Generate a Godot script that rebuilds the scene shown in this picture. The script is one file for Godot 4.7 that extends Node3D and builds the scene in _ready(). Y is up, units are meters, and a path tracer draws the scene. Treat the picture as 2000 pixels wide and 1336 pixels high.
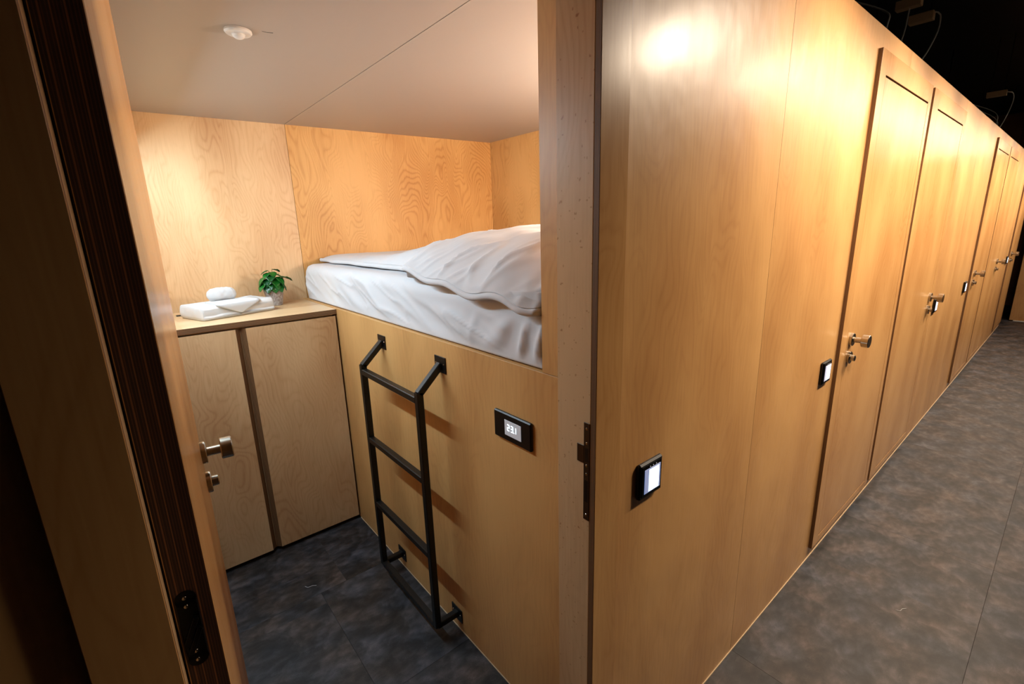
extends Node3D
# Plywood capsule room seen from the corridor. z = 0 is the corridor face of the plywood front wall,
# the corridor lies at z > 0 and runs along x, the small room lies at z < 0.

var mats := {}
var used := {}
var rng := RandomNumberGenerator.new()

# ------------------------------------------------------------------ naming and tagging
func numbered(called: String) -> String:
	if not used.has(called):
		used[called] = 0
		return called
	used[called] += 1
	return "%s_%03d" % [called, used[called]]

func tag(o: Node, label: String, category: String, group := "", kind := "") -> Node:
	o.set_meta("label", label)
	o.set_meta("category", category)
	if group != "":
		o.set_meta("group", group)
	if kind != "":
		o.set_meta("kind", kind)
	return o

func thing(called: String, label: String, category: String, at := Vector3.ZERO, group := "", kind := "") -> Node3D:
	var o := Node3D.new()
	o.name = numbered(called)
	add_child(o)
	o.position = at
	tag(o, label, category, group, kind)
	return o

func part(called: String, mesh: Mesh, material: Material, parent: Node3D, label := "") -> MeshInstance3D:
	var o := MeshInstance3D.new()
	o.name = called
	o.mesh = mesh
	if material:
		for i in mesh.get_surface_count():
			o.set_surface_override_material(i, material)
	o.cast_shadow = GeometryInstance3D.SHADOW_CASTING_SETTING_ON
	parent.add_child(o, true)
	if label != "":
		o.set_meta("label", label)
	return o

# ------------------------------------------------------------------ mesh helpers
func start() -> SurfaceTool:
	var st := SurfaceTool.new()
	st.begin(Mesh.PRIMITIVE_TRIANGLES)
	return st

func tri(st: SurfaceTool, p: Array, n: Array, uv: Array) -> void:
	var face: Vector3 = (p[1] - p[0]).cross(p[2] - p[0])
	var order := [0, 1, 2]
	if face.dot(n[0] + n[1] + n[2]) > 0.0:
		order = [0, 2, 1]
	for k in order:
		st.set_normal(n[k])
		st.set_uv(uv[k])
		st.set_uv2(uv[k] * 3.0)
		st.add_vertex(p[k])

func quad(st: SurfaceTool, a: Vector3, b: Vector3, c: Vector3, d: Vector3, n: Vector3, ua := Vector2.ZERO, ub := Vector2.ZERO, uc := Vector2.ZERO, ud := Vector2.ZERO) -> void:
	tri(st, [a, b, c], [n, n, n], [ua, ub, uc])
	tri(st, [a, c, d], [n, n, n], [ua, uc, ud])

func axis_vec(k: int) -> Vector3:
	return [Vector3.RIGHT, Vector3.UP, Vector3.BACK][k]

# bevelled box; uv in metres, v runs down so that a grain drawn upright stands upright
func box_uv(p: Vector3, k: int, off: Vector2, lie: bool) -> Vector2:
	var uv := Vector2.ZERO
	if k == 0:
		uv = Vector2(p.z, -p.y)
	elif k == 1:
		uv = Vector2(p.x, p.z)
	else:
		uv = Vector2(p.x, -p.y)
	if lie:
		uv = Vector2(uv.y, uv.x)
	return uv + off

func add_box(st: SurfaceTool, lo: Vector3, hi: Vector3, c := 0.0, off := Vector2.ZERO, lie := false, edge: SurfaceTool = null, face_axis := -1) -> void:
	var mid := (lo + hi) * 0.5
	var h := (hi - lo) * 0.5
	c = minf(c, minf(h.x, minf(h.y, h.z)) * 0.9)
	for k in 3:
		var a := (k + 1) % 3
		var b := (k + 2) % 3
		for s in [-1.0, 1.0]:
			var n: Vector3 = axis_vec(k) * s
			var pts := []
			var uvs := []
			for q in [[-1, -1], [1, -1], [1, 1], [-1, 1]]:
				var p: Vector3 = mid + n * h[k] + axis_vec(a) * (h[a] - c) * q[0] + axis_vec(b) * (h[b] - c) * q[1]
				pts.append(p)
				if edge != null and k != face_axis:
					var other := 3 - k - face_axis
					uvs.append(Vector2(p[face_axis] - lo[face_axis], p[other]))
				else:
					uvs.append(box_uv(p, k, off, lie))
			var target: SurfaceTool = edge if (edge != null and k != face_axis) else st
			quad(target, pts[0], pts[1], pts[2], pts[3], n, uvs[0], uvs[1], uvs[2], uvs[3])
	if c <= 0.0:
		return
	for k in 3:                                                   # twelve bevels
		var a := (k + 1) % 3
		var b := (k + 2) % 3
		for sa in [-1.0, 1.0]:
			for sb in [-1.0, 1.0]:
				var n: Vector3 = (axis_vec(a) * sa + axis_vec(b) * sb).normalized()
				var base_a: Vector3 = mid + axis_vec(a) * h[a] * sa + axis_vec(b) * (h[b] - c) * sb
				var base_b: Vector3 = mid + axis_vec(a) * (h[a] - c) * sa + axis_vec(b) * h[b] * sb
				var run := axis_vec(k) * (h[k] - c)
				var kk := a
				if face_axis == b:
					kk = b
				var u := [box_uv(base_a - run, kk, off, lie), box_uv(base_a + run, kk, off, lie), box_uv(base_b + run, kk, off, lie), box_uv(base_b - run, kk, off, lie)]
				quad(st, base_a - run, base_a + run, base_b + run, base_b - run, n, u[0], u[1], u[2], u[3])
	for sx in [-1.0, 1.0]:                                        # eight corners
		for sy in [-1.0, 1.0]:
			for sz in [-1.0, 1.0]:
				var s := Vector3(sx, sy, sz)
				var p1 := mid + s * (h - Vector3(0, c, c))
				var p2 := mid + s * (h - Vector3(c, 0, c))
				var p3 := mid + s * (h - Vector3(c, c, 0))
				var n := s.normalized()
				var u := box_uv(p1, 0, off, lie)
				tri(st, [p1, p2, p3], [n, n, n], [u, u, u])

func box(called: String, lo: Vector3, hi: Vector3, material: Material, parent: Node3D, c := 0.001, off := Vector2.ZERO, lie := false) -> MeshInstance3D:
	var st := start()
	add_box(st, lo, hi, c, off, lie)
	st.generate_tangents()
	return part(called, st.commit(), material, parent)

# a sheet of plywood: veneer on the two faces across face_axis, layered edges on the other four
func sheet(called: String, lo: Vector3, hi: Vector3, face_axis: int, veneer: Material, edge: Material, parent: Node3D, off := Vector2.ZERO, lie := false, c := 0.0008) -> MeshInstance3D:
	var st := start()
	var se := start()
	add_box(st, lo, hi, c, off, lie, se, face_axis)
	st.generate_tangents()
	se.generate_tangents()
	var mesh := st.commit()
	se.commit(mesh)
	var o := part(called, mesh, veneer, parent)
	o.set_surface_override_material(1, edge)
	return o

# surface of revolution about dir through origin; profile = [[distance along, radius], ...]
func add_lathe(st: SurfaceTool, origin: Vector3, dir: Vector3, profile: Array, sides := 24, smooth := false) -> void:
	var d := dir.normalized()
	var u := d.cross(Vector3.UP if absf(d.y) < 0.9 else Vector3.RIGHT).normalized()
	var v := d.cross(u)
	for i in profile.size() - 1:
		var p0: Array = profile[i]
		var p1: Array = profile[i + 1]
		var slope := Vector2(p1[0] - p0[0], p1[1] - p0[1])
		for k in sides:
			var a0 := TAU * k / sides
			var a1 := TAU * (k + 1) / sides
			var r0 := u * cos(a0) + v * sin(a0)
			var r1 := u * cos(a1) + v * sin(a1)
			var n0 := (r0 * slope.x - d * slope.y).normalized()
			var n1 := (r1 * slope.x - d * slope.y).normalized()
			var a: Vector3 = origin + d * p0[0] + r0 * p0[1]
			var b: Vector3 = origin + d * p0[0] + r1 * p0[1]
			var c: Vector3 = origin + d * p1[0] + r1 * p1[1]
			var e: Vector3 = origin + d * p1[0] + r0 * p1[1]
			var ua := Vector2(float(k) / sides, p0[0])
			var ub := Vector2(float(k + 1) / sides, p0[0])
			var uc := Vector2(float(k + 1) / sides, p1[0])
			var ue := Vector2(float(k) / sides, p1[0])
			if p0[1] > 1e-6:
				tri(st, [a, b, c], [n0, n1, n1], [ua, ub, uc])
			if p1[1] > 1e-6:
				tri(st, [a, c, e], [n0, n1, n0], [ua, uc, ue])

func lathe(called: String, origin: Vector3, dir: Vector3, profile: Array, material: Material, parent: Node3D, sides := 24) -> MeshInstance3D:
	var st := start()
	add_lathe(st, origin, dir, profile, sides)
	return part(called, st.commit(), material, parent)

# square tube between two points; flat sides, chamfered corners
func add_bar(st: SurfaceTool, a: Vector3, b: Vector3, size: float, up := Vector3.UP) -> void:
	var d := (b - a).normalized()
	var x := d.cross(up).normalized()
	var y := x.cross(d).normalized()
	var h := size * 0.5
	var c := size * 0.1
	var ring := [Vector2(h - c, h), Vector2(h, h - c), Vector2(h, -h + c), Vector2(h - c, -h), Vector2(-h + c, -h), Vector2(-h, -h + c), Vector2(-h, h - c), Vector2(-h + c, h)]
	for k in 8:
		var p: Vector2 = ring[k]
		var q: Vector2 = ring[(k + 1) % 8]
		var n := (x * (p.x + q.x) + y * (p.y + q.y)).normalized()
		quad(st, a + x * p.x + y * p.y, b + x * p.x + y * p.y, b + x * q.x + y * q.y, a + x * q.x + y * q.y, n)
		tri(st, [a, a + x * p.x + y * p.y, a + x * q.x + y * q.y], [-d, -d, -d], [Vector2.ZERO, Vector2.ZERO, Vector2.ZERO])
		tri(st, [b, b + x * p.x + y * p.y, b + x * q.x + y * q.y], [d, d, d], [Vector2.ZERO, Vector2.ZERO, Vector2.ZERO])

func bar(called: String, a: Vector3, b: Vector3, size: float, material: Material, parent: Node3D, up := Vector3.UP) -> MeshInstance3D:
	var st := start()
	add_bar(st, a, b, size, up)
	return part(called, st.commit(), material, parent)

# round tube along a smooth path
func tube(called: String, points: Array, radius: float, material: Material, parent: Node3D, sides := 8) -> MeshInstance3D:
	var curve := Curve3D.new()
	for i in points.size():
		var before: Vector3 = points[maxi(i - 1, 0)]
		var after: Vector3 = points[mini(i + 1, points.size() - 1)]
		var t := (after - before) * 0.17
		curve.add_point(points[i], -t, t)
	curve.bake_interval = 0.03
	var line := curve.get_baked_points()
	var st := start()
	var last := []
	for i in line.size():
		var d := (line[mini(i + 1, line.size() - 1)] - line[maxi(i - 1, 0)]).normalized()
		var u := d.cross(Vector3(0.3, 0.2, 1)).normalized()
		var v := d.cross(u)
		var ring := []
		for k in sides:
			var a := TAU * k / sides
			ring.append([line[i] + (u * cos(a) + v * sin(a)) * radius, u * cos(a) + v * sin(a)])
		if i > 0:
			for k in sides:
				var j := (k + 1) % sides
				var z := Vector2.ZERO
				tri(st, [last[k][0], last[j][0], ring[j][0]], [last[k][1], last[j][1], ring[j][1]], [z, z, z])
				tri(st, [last[k][0], ring[j][0], ring[k][0]], [last[k][1], ring[j][1], ring[k][1]], [z, z, z])
		last = ring
	return part(called, st.commit(), material, parent)

# closed grid of points (rows x columns) with smooth normals
func grid_mesh(rows: Array, close_ends := false) -> ArrayMesh:
	var st := start()
	st.set_smooth_group(0)
	var nr := rows.size()
	var nc: int = rows[0].size()
	for i in nr:
		for j in nc:
			st.set_uv(Vector2(float(j) / nc, float(i) / nr))
			st.add_vertex(rows[i][j])
	for i in nr - 1:
		for j in nc - 1:
			var a := i * nc + j
			var b := a + 1
			var c := a + nc
			var d := c + 1
			for k in [a, b, d, a, d, c]:
				st.add_index(k)
	if close_ends:
		for e in [0, nr - 1]:
			for j in range(1, nc - 1):
				var o: int = e * nc
				for k in ([o, o + j + 1, o + j] if e == 0 else [o, o + j, o + j + 1]):
					st.add_index(k)
	st.generate_normals()
	return st.commit()

# ------------------------------------------------------------------ textures
func noise(seed_value: int, freq: float, octaves := 3) -> FastNoiseLite:
	var n := FastNoiseLite.new()
	n.seed = seed_value
	n.noise_type = FastNoiseLite.TYPE_SIMPLEX_SMOOTH
	n.frequency = freq
	n.fractal_octaves = octaves
	return n

# rotary-cut birch veneer, 1.5 m x 2.4 m: growth-ring contours, fibres, patchy tone and small pin knots
func veneer(seed_value: int, figure: float, lines: float, light: Color, dark: Color, columns := 0.0, flecks := 0.0) -> ImageTexture:
	var w := 768
	var h := 1152
	var shape := noise(seed_value, 1.0, 3)
	var warp := noise(seed_value + 7, 1.0, 2)
	var fibre := noise(seed_value + 13, 1.0, 2)
	var tone := noise(seed_value + 21, 1.0, 3)
	var data := PackedByteArray()
	data.resize(w * h * 3)
	var at := 0
	for j in h:
		var y := 2.4 * j / h
		for i in w:
			var x := 1.5 * i / w
			var wx := warp.get_noise_2d(x * 5.0, y * 2.0)
			var f := shape.get_noise_2d(x * 3.0 + wx * 0.25, y * 0.85 + wx * 0.12) * lines + x * 36.0
			if columns > 0.0:
				f += columns * cos(TAU * x / 0.255 + wx * 1.8) + y * 17.0 - x * 36.0 + 1.6 * sin(y * 9.0 + x * 3.0)
			var fb := fibre.get_noise_2d(x * 160.0, y * 5.0)
			var ring := f + fb * 0.10
			ring -= floor(ring)
			var line := pow(maxf(0.0, 1.0 - absf(ring - 0.5) * 3.2), 1.5)
			var tn := tone.get_noise_2d(x * 2.2, y * 1.0)
			var m := clampf(line * figure * (0.75 + 0.9 * tn) + fb * 0.12 + tn * 0.46 + 0.22, 0.0, 1.0)
			if flecks > 0.0 and fibre.get_noise_2d(x * 60.0 + 40.0 + y * 45.0, y * 50.0 - x * 26.0) > 0.68:
				m = clampf(m + flecks, 0.0, 1.6)
			data[at] = int(clampf(lerpf(light.r, dark.r, m), 0, 1) * 255.0)
			data[at + 1] = int(clampf(lerpf(light.g, dark.g, m), 0, 1) * 255.0)
			data[at + 2] = int(clampf(lerpf(light.b, dark.b, m), 0, 1) * 255.0)
			at += 3
	return ImageTexture.create_from_image(Image.create_from_data(w, h, false, Image.FORMAT_RGB8, data))

# layered plywood edge: veneers lying alternately along and across
func ply_edge(seed_value: int, light: Color, dark: Color, layers: int, bright: Array) -> ImageTexture:
	var w := 128
	var h := 128
	var n := noise(seed_value, 1.0, 2)
	var im := Image.create(w, h, false, Image.FORMAT_RGB8)
	for i in w:
		var k := int(float(i) / w * layers)
		var inside := fmod(float(i) / w * layers, 1.0)
		var m := 0.25 if k % 2 == 0 else 0.8
		if inside < 0.12:
			m = 1.0
		for b in bright:
			if absf(float(i) / w - b) < 0.018:
				m = -0.6
		for j in h:
			var mm := m + 0.25 * n.get_noise_2d(i * 0.35, j * 0.05)
			im.set_pixel(i, j, light.lerp(dark, clampf(mm, -0.8, 1.0)))
	return ImageTexture.create_from_image(im)

# cloudy stone print of the vinyl floor, 1.22 m x 1.22 m
func stone(seed_value: int) -> ImageTexture:
	var s := 768
	var a := noise(seed_value, 1.0, 5)
	var b := noise(seed_value + 3, 1.0, 4)
	var c := noise(seed_value + 9, 1.0, 2)
	var data := PackedByteArray()
	data.resize(s * s * 3)
	var at := 0
	for j in s:
		var y := 1.22 * j / s
		for i in s:
			var x := 1.22 * i / s
			var wv := b.get_noise_2d(x * 3.0, y * 3.0)
			var p := a.get_noise_2d(x * 5.0 + wv * 0.6, y * 7.0 + wv * 0.6)
			var q := b.get_noise_2d(x * 16.0 + p * 0.5, y * 24.0)
			var g := c.get_noise_2d(x * 240.0, y * 240.0)
			var v := 0.19 + p * 0.17 + q * 0.12 + g * 0.045
			var vein := absf(a.get_noise_2d(x * 2.5 + 30.0 + q * 0.2, y * 5.0))
			if vein < 0.025:
				v -= 0.07 * (1.0 - vein / 0.025) * clampf(0.5 + 2.0 * q, 0.0, 1.0)
			var warm := 0.035 * c.get_noise_2d(x * 5.0, y * 5.0)
			data[at] = int(clampf(v * 0.99 + warm, 0, 1) * 255.0)
			data[at + 1] = int(clampf(v * 0.925, 0, 1) * 255.0)
			data[at + 2] = int(clampf(v * 0.95 - warm, 0, 1) * 255.0)
			at += 3
	return ImageTexture.create_from_image(Image.create_from_data(s, s, false, Image.FORMAT_RGB8, data))

func relief(seed_value: int, fx: float, fy: float, octaves: int, side := 512) -> ImageTexture:
	var n := noise(seed_value, 1.0, octaves)
	var data := PackedByteArray()
	data.resize(side * side)
	for j in side:
		for i in side:
			data[j * side + i] = int(clampf(0.5 + 0.5 * n.get_noise_2d(fx * i / side, fy * j / side), 0, 1) * 255.0)
	return ImageTexture.create_from_image(Image.create_from_data(side, side, false, Image.FORMAT_L8, data))

func plain(color: Color, rough := 0.6, metal := 0.0, spec := 0.5) -> StandardMaterial3D:
	var m := StandardMaterial3D.new()
	m.albedo_color = color
	m.roughness = rough
	m.metallic = metal
	m.metallic_specular = spec
	return m

func wood(texture: Texture2D, tint: Color, rough: float, bump: Texture2D = null, bump_cm := 0.0, spec := 0.5) -> StandardMaterial3D:
	var m := plain(tint, rough, 0.0, spec)
	m.albedo_texture = texture
	m.uv1_scale = Vector3(1.0 / 1.5, 1.0 / 2.4, 1.0)
	if bump:
		m.heightmap_enabled = true
		m.heightmap_texture = bump
		m.heightmap_scale = bump_cm
	return m

func glow(color: Color, energy: float) -> StandardMaterial3D:
	var m := plain(Color(0.9, 0.9, 0.9), 0.4)
	m.emission_enabled = true
	m.emission = color
	m.emission_energy_multiplier = energy
	return m

func make_materials() -> void:
	var smooth_veneer := veneer(11, 0.16, 5.0, Color(0.90, 0.765, 0.59), Color(0.72, 0.55, 0.385))
	var figured := veneer(29, 0.25, 9.0, Color(0.91, 0.79, 0.62), Color(0.74, 0.56, 0.385))
	var arched := veneer(47, 0.42, 5.0, Color(0.91, 0.735, 0.475), Color(0.74, 0.525, 0.275), 3.2)
	var raw := veneer(63, 0.18, 6.0, Color(0.91, 0.79, 0.62), Color(0.74, 0.56, 0.385), 0.0, 0.9)
	var wavy := relief(5, 9.0, 10.0, 3, 384)
	var fine := relief(8, 120.0, 8.0, 2, 512)
	mats.wall = wood(smooth_veneer, Color(0.95, 0.86, 0.72), 0.38, wavy, 0.22, 0.5)
	mats.wall.clearcoat_enabled = true
	mats.wall.clearcoat = 0.20
	mats.wall.clearcoat_roughness = 0.22
	mats.door = wood(smooth_veneer, Color(0.95, 0.86, 0.72), 0.27, fine, 0.004, 0.5)
	mats.panel = wood(smooth_veneer, Color(0.95, 0.87, 0.72), 0.45, fine, 0.006)
	mats.pale = wood(figured, Color(0.97, 0.95, 0.93), 0.38, fine, 0.006)
	mats.cabinet = wood(figured, Color(0.97, 0.95, 0.93), 0.5, fine, 0.006)
	mats.alcove = wood(arched, Color(0.97, 0.95, 0.93), 0.5, fine, 0.006)
	mats.raw = wood(raw, Color(0.97, 0.95, 0.93), 0.4, fine, 0.006)
	var edge := plain(Color(1, 1, 1), 0.6)
	edge.albedo_texture = ply_edge(3, Color(0.66, 0.50, 0.34), Color(0.30, 0.19, 0.11), 9, [])
	edge.uv1_scale = Vector3(1.0 / 0.014, 0.6, 1)
	mats.edge = edge
	var door_edge := plain(Color(1, 1, 1), 0.55)
	door_edge.albedo_texture = ply_edge(4, Color(0.36, 0.22, 0.13), Color(0.15, 0.08, 0.05), 28, [0.17, 0.38, 0.65])
	door_edge.uv1_scale = Vector3(1.0 / 0.04, 0.6, 1)
	mats.door_edge = door_edge
	mats.floors = []
	for k in 3:
		var f := plain(Color(1, 1, 1), 0.5)
		f.albedo_texture = stone(80 + k * 17)
		f.uv1_scale = Vector3(1.0 / 1.22, 1.0 / 1.22, 1.0)
		f.heightmap_enabled = true
		f.heightmap_texture = wavy
		f.heightmap_scale = 0.02
		mats.floors.append(f)
	mats.ceiling = plain(Color(0.66, 0.62, 0.585), 0.42)
	mats.screed = plain(Color(0.30, 0.27, 0.25), 0.9)
	mats.dark = plain(Color(0.13, 0.125, 0.12), 0.8)
	mats.black_metal = plain(Color(0.022, 0.023, 0.025), 0.42, 0.0, 0.5)
	mats.black_plastic = plain(Color(0.02, 0.02, 0.022), 0.38)
	mats.black_glass = plain(Color(0.008, 0.012, 0.02), 0.12)
	mats.steel = plain(Color(0.70, 0.66, 0.60), 0.24, 1.0)
	mats.dull_steel = plain(Color(0.36, 0.32, 0.28), 0.4, 1.0)
	mats.hinge = plain(Color(0.04, 0.04, 0.045), 0.35, 0.6)
	var linen := plain(Color(0.83, 0.83, 0.84), 0.9, 0.0, 0.3)
	linen.rim_enabled = true
	linen.rim = 0.2
	mats.linen = linen
	var terry := plain(Color(0.92, 0.92, 0.92), 0.95, 0.0, 0.2)
	terry.heightmap_enabled = true
	terry.heightmap_texture = relief(15, 60.0, 60.0, 2, 256)
	terry.heightmap_scale = 0.15
	terry.uv1_scale = Vector3(5, 5, 5)
	mats.terry = terry
	mats.white_plastic = plain(Color(0.86, 0.85, 0.83), 0.35)
	mats.sealant = plain(Color(0.78, 0.68, 0.55), 0.5)
	mats.screen = glow(Color(0.80, 0.93, 1.0), 3.0)
	mats.screen_rim = glow(Color(0.12, 0.40, 0.72), 0.6)
	mats.display = glow(Color(0.42, 0.48, 0.56), 0.28)
	mats.digit = glow(Color(0.85, 0.95, 1.0), 2.2)
	mats.corridor_diffuser = glow(Color(1.0, 0.93, 0.86), 22.0)
	mats.cool_diffuser = glow(Color(0.86, 0.94, 1.0), 2.0)
	mats.warm_diffuser = glow(Color(1.0, 0.90, 0.78), 2.0)

# ------------------------------------------------------------------ lamps
func area_light(parent: Node3D, at: Vector3, direction: Vector3, size: Vector2, along: Vector3, color: Color, energy: float) -> void:
	var l := AreaLight3D.new()
	l.name = "light"
	l.area_size = size
	l.light_color = color
	l.light_energy = energy
	l.area_range = 14.0
	l.area_attenuation = 2.0
	l.shadow_enabled = true
	parent.add_child(l, true)
	var z := -direction.normalized()
	var x := along.normalized()
	l.transform = Transform3D(Basis(x, z.cross(x), z), at)

func corridor_lamp(x: float, label: String) -> void:
	var t := thing("corridor_lamp", label, "lamp", Vector3(x, LAMP_Y, LAMP_Z), "corridor lamps")
	box("housing", Vector3(-0.74, 0.0, -0.05), Vector3(0.74, 0.06, 0.05), mats.black_metal, t, 0.004)
	box("diffuser", Vector3(-0.72, -0.006, -0.04), Vector3(0.72, 0.001, 0.04), mats.corridor_diffuser, t, 0.002)
	for s in [-0.6, 0.6]:
		tube("suspension_wire", [Vector3(s, 0.06, 0), Vector3(s, 0.3, 0), Vector3(s, 0.72, 0)], 0.002, mats.black_metal, t, 6)
	for s in [-0.42, 0.36]:
		var head := lathe("spot_head", Vector3(s, -0.006, 0), Vector3.DOWN, [[0.0, 0.0], [0.0, 0.036], [0.012, 0.036], [0.012, 0.030], [0.008, 0.030], [0.008, 0.0]], mats.corridor_diffuser, t, 20)
		var l := SpotLight3D.new()
		l.name = "light"
		l.light_color = CORRIDOR_COLOR
		l.light_energy = CORRIDOR_ENERGY
		l.light_size = 0.07
		l.spot_range = 14.0
		l.spot_attenuation = 2.0
		l.spot_angle = 57.0
		l.spot_angle_attenuation = 1.0
		l.shadow_enabled = true
		head.add_child(l)
		l.position = Vector3(s, -0.075, 0)
		l.look_at_from_position(t.position + l.position, t.position + l.position + Vector3(-0.24, -0.85, -0.70))

# ------------------------------------------------------------------ doors
const CASING := 0.014      # how far the door casings stand out from the wall

func knob_set(parent: Node3D, at: Vector3) -> void:
	var k := lathe("door_knob", at, Vector3.BACK, [[0.0, 0.0], [0.0, 0.027], [0.010, 0.027], [0.0115, 0.0255], [0.0115, 0.011], [0.040, 0.011], [0.040, 0.0245], [0.042, 0.026], [0.064, 0.026], [0.066, 0.0245], [0.066, 0.0]], mats.steel, parent, 28)
	k.set_meta("label", "brushed steel cylinder door knob")
	var l := lathe("thumb_turn", at + Vector3(0, -0.078, 0), Vector3.BACK, [[0.0, 0.0], [0.0, 0.026], [0.009, 0.026], [0.0105, 0.0245], [0.0105, 0.013], [0.024, 0.0125], [0.026, 0.010], [0.026, 0.0]], mats.steel, parent, 28)
	l.set_meta("label", "small round steel lock rose")

func casing(parent: Node3D, x0: float, x1: float, l0: float, l1: float, off: float) -> void:
	# two stiles and two rails, flush with the leaf, proud of the wall
	var y0 := 0.056
	var y1 := 2.068
	var b := 0.094
	var t := 1.992
	sheet("casing_stile", Vector3(x0, y0, 0.0), Vector3(l0, y1, CASING), 2, mats.door, mats.edge, parent, Vector2(off - x0, 2.2))
	sheet("casing_stile", Vector3(l1, y0, 0.0), Vector3(x1, y1, CASING), 2, mats.door, mats.edge, parent, Vector2(off - x0, 2.2))
	sheet("casing_rail", Vector3(l0, t, 0.0), Vector3(l1, y1, CASING), 2, mats.door, mats.edge, parent, Vector2(off - x0, 2.2))

func closed_door(n: int, x0: float, x1: float, l0: float, l1: float, knob_left: bool, label: String) -> void:
	var d := thing("door_%d" % n, label, "door", Vector3.ZERO, "corridor doors", "structure")
	var off := fmod(n * 0.31, 0.6)
	casing(d, x0, x1, l0, l1, off)
	sheet("casing_rail", Vector3(l0, 0.056, 0.0), Vector3(l1, 0.092, CASING), 2, mats.door, mats.edge, d, Vector2(off - x0, 2.2))
	sheet("leaf", Vector3(l0 + 0.0006, 0.097, -0.017), Vector3(l1 - 0.0055, 1.985, CASING), 2, mats.door, mats.edge, d, Vector2(off + 0.05 - x0, 2.2))
	knob_set(d, Vector3(l0 + 0.046 if knob_left else l1 - 0.05, 1.006, CASING))

# ------------------------------------------------------------------ card readers
func card_reader(at: Vector3, label: String) -> void:
	var t := thing("card_reader", label, "card reader", at, "lit card readers beside the doors")
	box("plate", Vector3(-0.045, -0.046, 0.0), Vector3(0.045, 0.046, 0.012), mats.black_plastic, t, 0.004)
	box("glass", Vector3(-0.038, -0.039, 0.011), Vector3(0.038, 0.039, 0.0135), mats.black_glass, t, 0.001)
	box("screen", Vector3(-0.012, -0.030, 0.0130), Vector3(0.028, 0.026, 0.0142), mats.screen, t, 0.0003)
	box("screen_edge", Vector3(-0.029, -0.032, 0.0125), Vector3(0.034, 0.030, 0.0139), mats.screen_rim, t, 0.0003)
	for k in 3:
		lathe("indicator", Vector3(-0.008 + k * 0.012, 0.0335, 0.0134), Vector3.BACK, [[0.0, 0.0016], [0.0008, 0.0016], [0.0008, 0.0]], mats.display, t, 8)

# ------------------------------------------------------------------ scene
const CAMERA_AT := Vector3(0.0, 1.5, 0.572)
const LAMP_Z := 0.68
const LAMP_Y := 2.28
const CORRIDOR_COLOR := Color(1.0, 0.91, 0.80)
const CORRIDOR_ENERGY := 2.2
const COOL_COLOR := Color(0.82, 0.93, 1.0)
const COOL_ENERGY := 1.7
const WARM_COLOR := Color(1.0, 0.965, 0.92)
const WARM_ENERGY := 1.2

func _ready() -> void:
	rng.seed = 20240
	var cam := Camera3D.new()
	cam.name = "camera"
	cam.position = CAMERA_AT
	cam.rotation_degrees = Vector3(-13.838, -39.424, -1.691)
	cam.fov = rad_to_deg(2.0 * atan(668.0 / 912.43))
	cam.near = 0.02
	cam.current = true
	add_child(cam)
	var we := WorldEnvironment.new()
	we.name = "environment"
	var env := Environment.new()
	env.background_mode = Environment.BG_COLOR
	env.background_color = Color(0, 0, 0)
	env.tonemap_mode = Environment.TONE_MAPPER_LINEAR
	env.tonemap_exposure = 1.0
	env.sdfgi_enabled = true
	env.ssao_enabled = true
	env.ssil_enabled = true
	we.environment = env
	add_child(we)
	make_materials()
	corridor_lamp(2.30, "slim black hanging lamp with warm glow, first of the row above the corridor")
	corridor_lamp(3.80, "slim black hanging lamp with warm glow, second of the row above the corridor")
	corridor_lamp(5.30, "slim black hanging lamp with warm glow, third of the row above the corridor")
	corridor_lamp(6.80, "slim black hanging lamp with warm glow, fourth of the row above the corridor")
	corridor_lamp(8.30, "slim black hanging lamp with warm glow, last of the row above the corridor")
	room_lamps()
	build_shell()
	build_doors()
	build_room()
	build_bedding()
	build_ladder()
	build_small_things()
	build_overhead()

func room_lamps() -> void:
	var t := thing("led_strip_lamp", "slim cool white lamp along the side wall of the small room", "lamp", Vector3(-0.03, 1.87, -1.38))
	box("profile", Vector3(0.0, -0.02, -0.67), Vector3(0.026, 0.02, 0.67), mats.white_plastic, t, 0.003)
	box("lip", Vector3(0.0, 0.0205, -0.67), Vector3(0.085, 0.0245, 0.67), mats.white_plastic, t, 0.001)
	box("diffuser", Vector3(0.024, -0.016, -0.66), Vector3(0.031, 0.016, 0.66), mats.cool_diffuser, t, 0.002)
	area_light(t, Vector3(0.046, -0.012, 0), Vector3(1, -1.5, 0), Vector2(1.32, 0.03), Vector3.BACK, COOL_COLOR, COOL_ENERGY)
	var r := thing("reading_lamp", "round white glass wall lamp above the pillow end of the bed", "lamp", Vector3(1.75, 1.68, -0.092))
	lathe("rose", Vector3.ZERO, Vector3.FORWARD, [[0.0, 0.0], [0.0, 0.045], [0.012, 0.045], [0.014, 0.04], [0.014, 0.0]], mats.steel, r, 24)
	lathe("arm", Vector3(0, 0, -0.012), Vector3.FORWARD, [[0.0, 0.009], [0.13, 0.009]], mats.steel, r, 14)
	var ball := []
	for k in 17:
		ball.append([0.07 - 0.07 * cos(PI * k / 16.0), maxf(0.0, 0.07 * sin(PI * k / 16.0))])
	lathe("globe", Vector3(0, 0, -0.14), Vector3.FORWARD, ball, mats.warm_diffuser, r, 28)
	var o := OmniLight3D.new()
	o.name = "light"
	o.light_color = WARM_COLOR
	o.light_energy = WARM_ENERGY
	o.light_size = 0.07
	o.omni_range = 12.0
	o.omni_attenuation = 2.0
	o.shadow_enabled = true
	r.add_child(o)
	o.position = Vector3(0, 0, -0.21)

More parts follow.
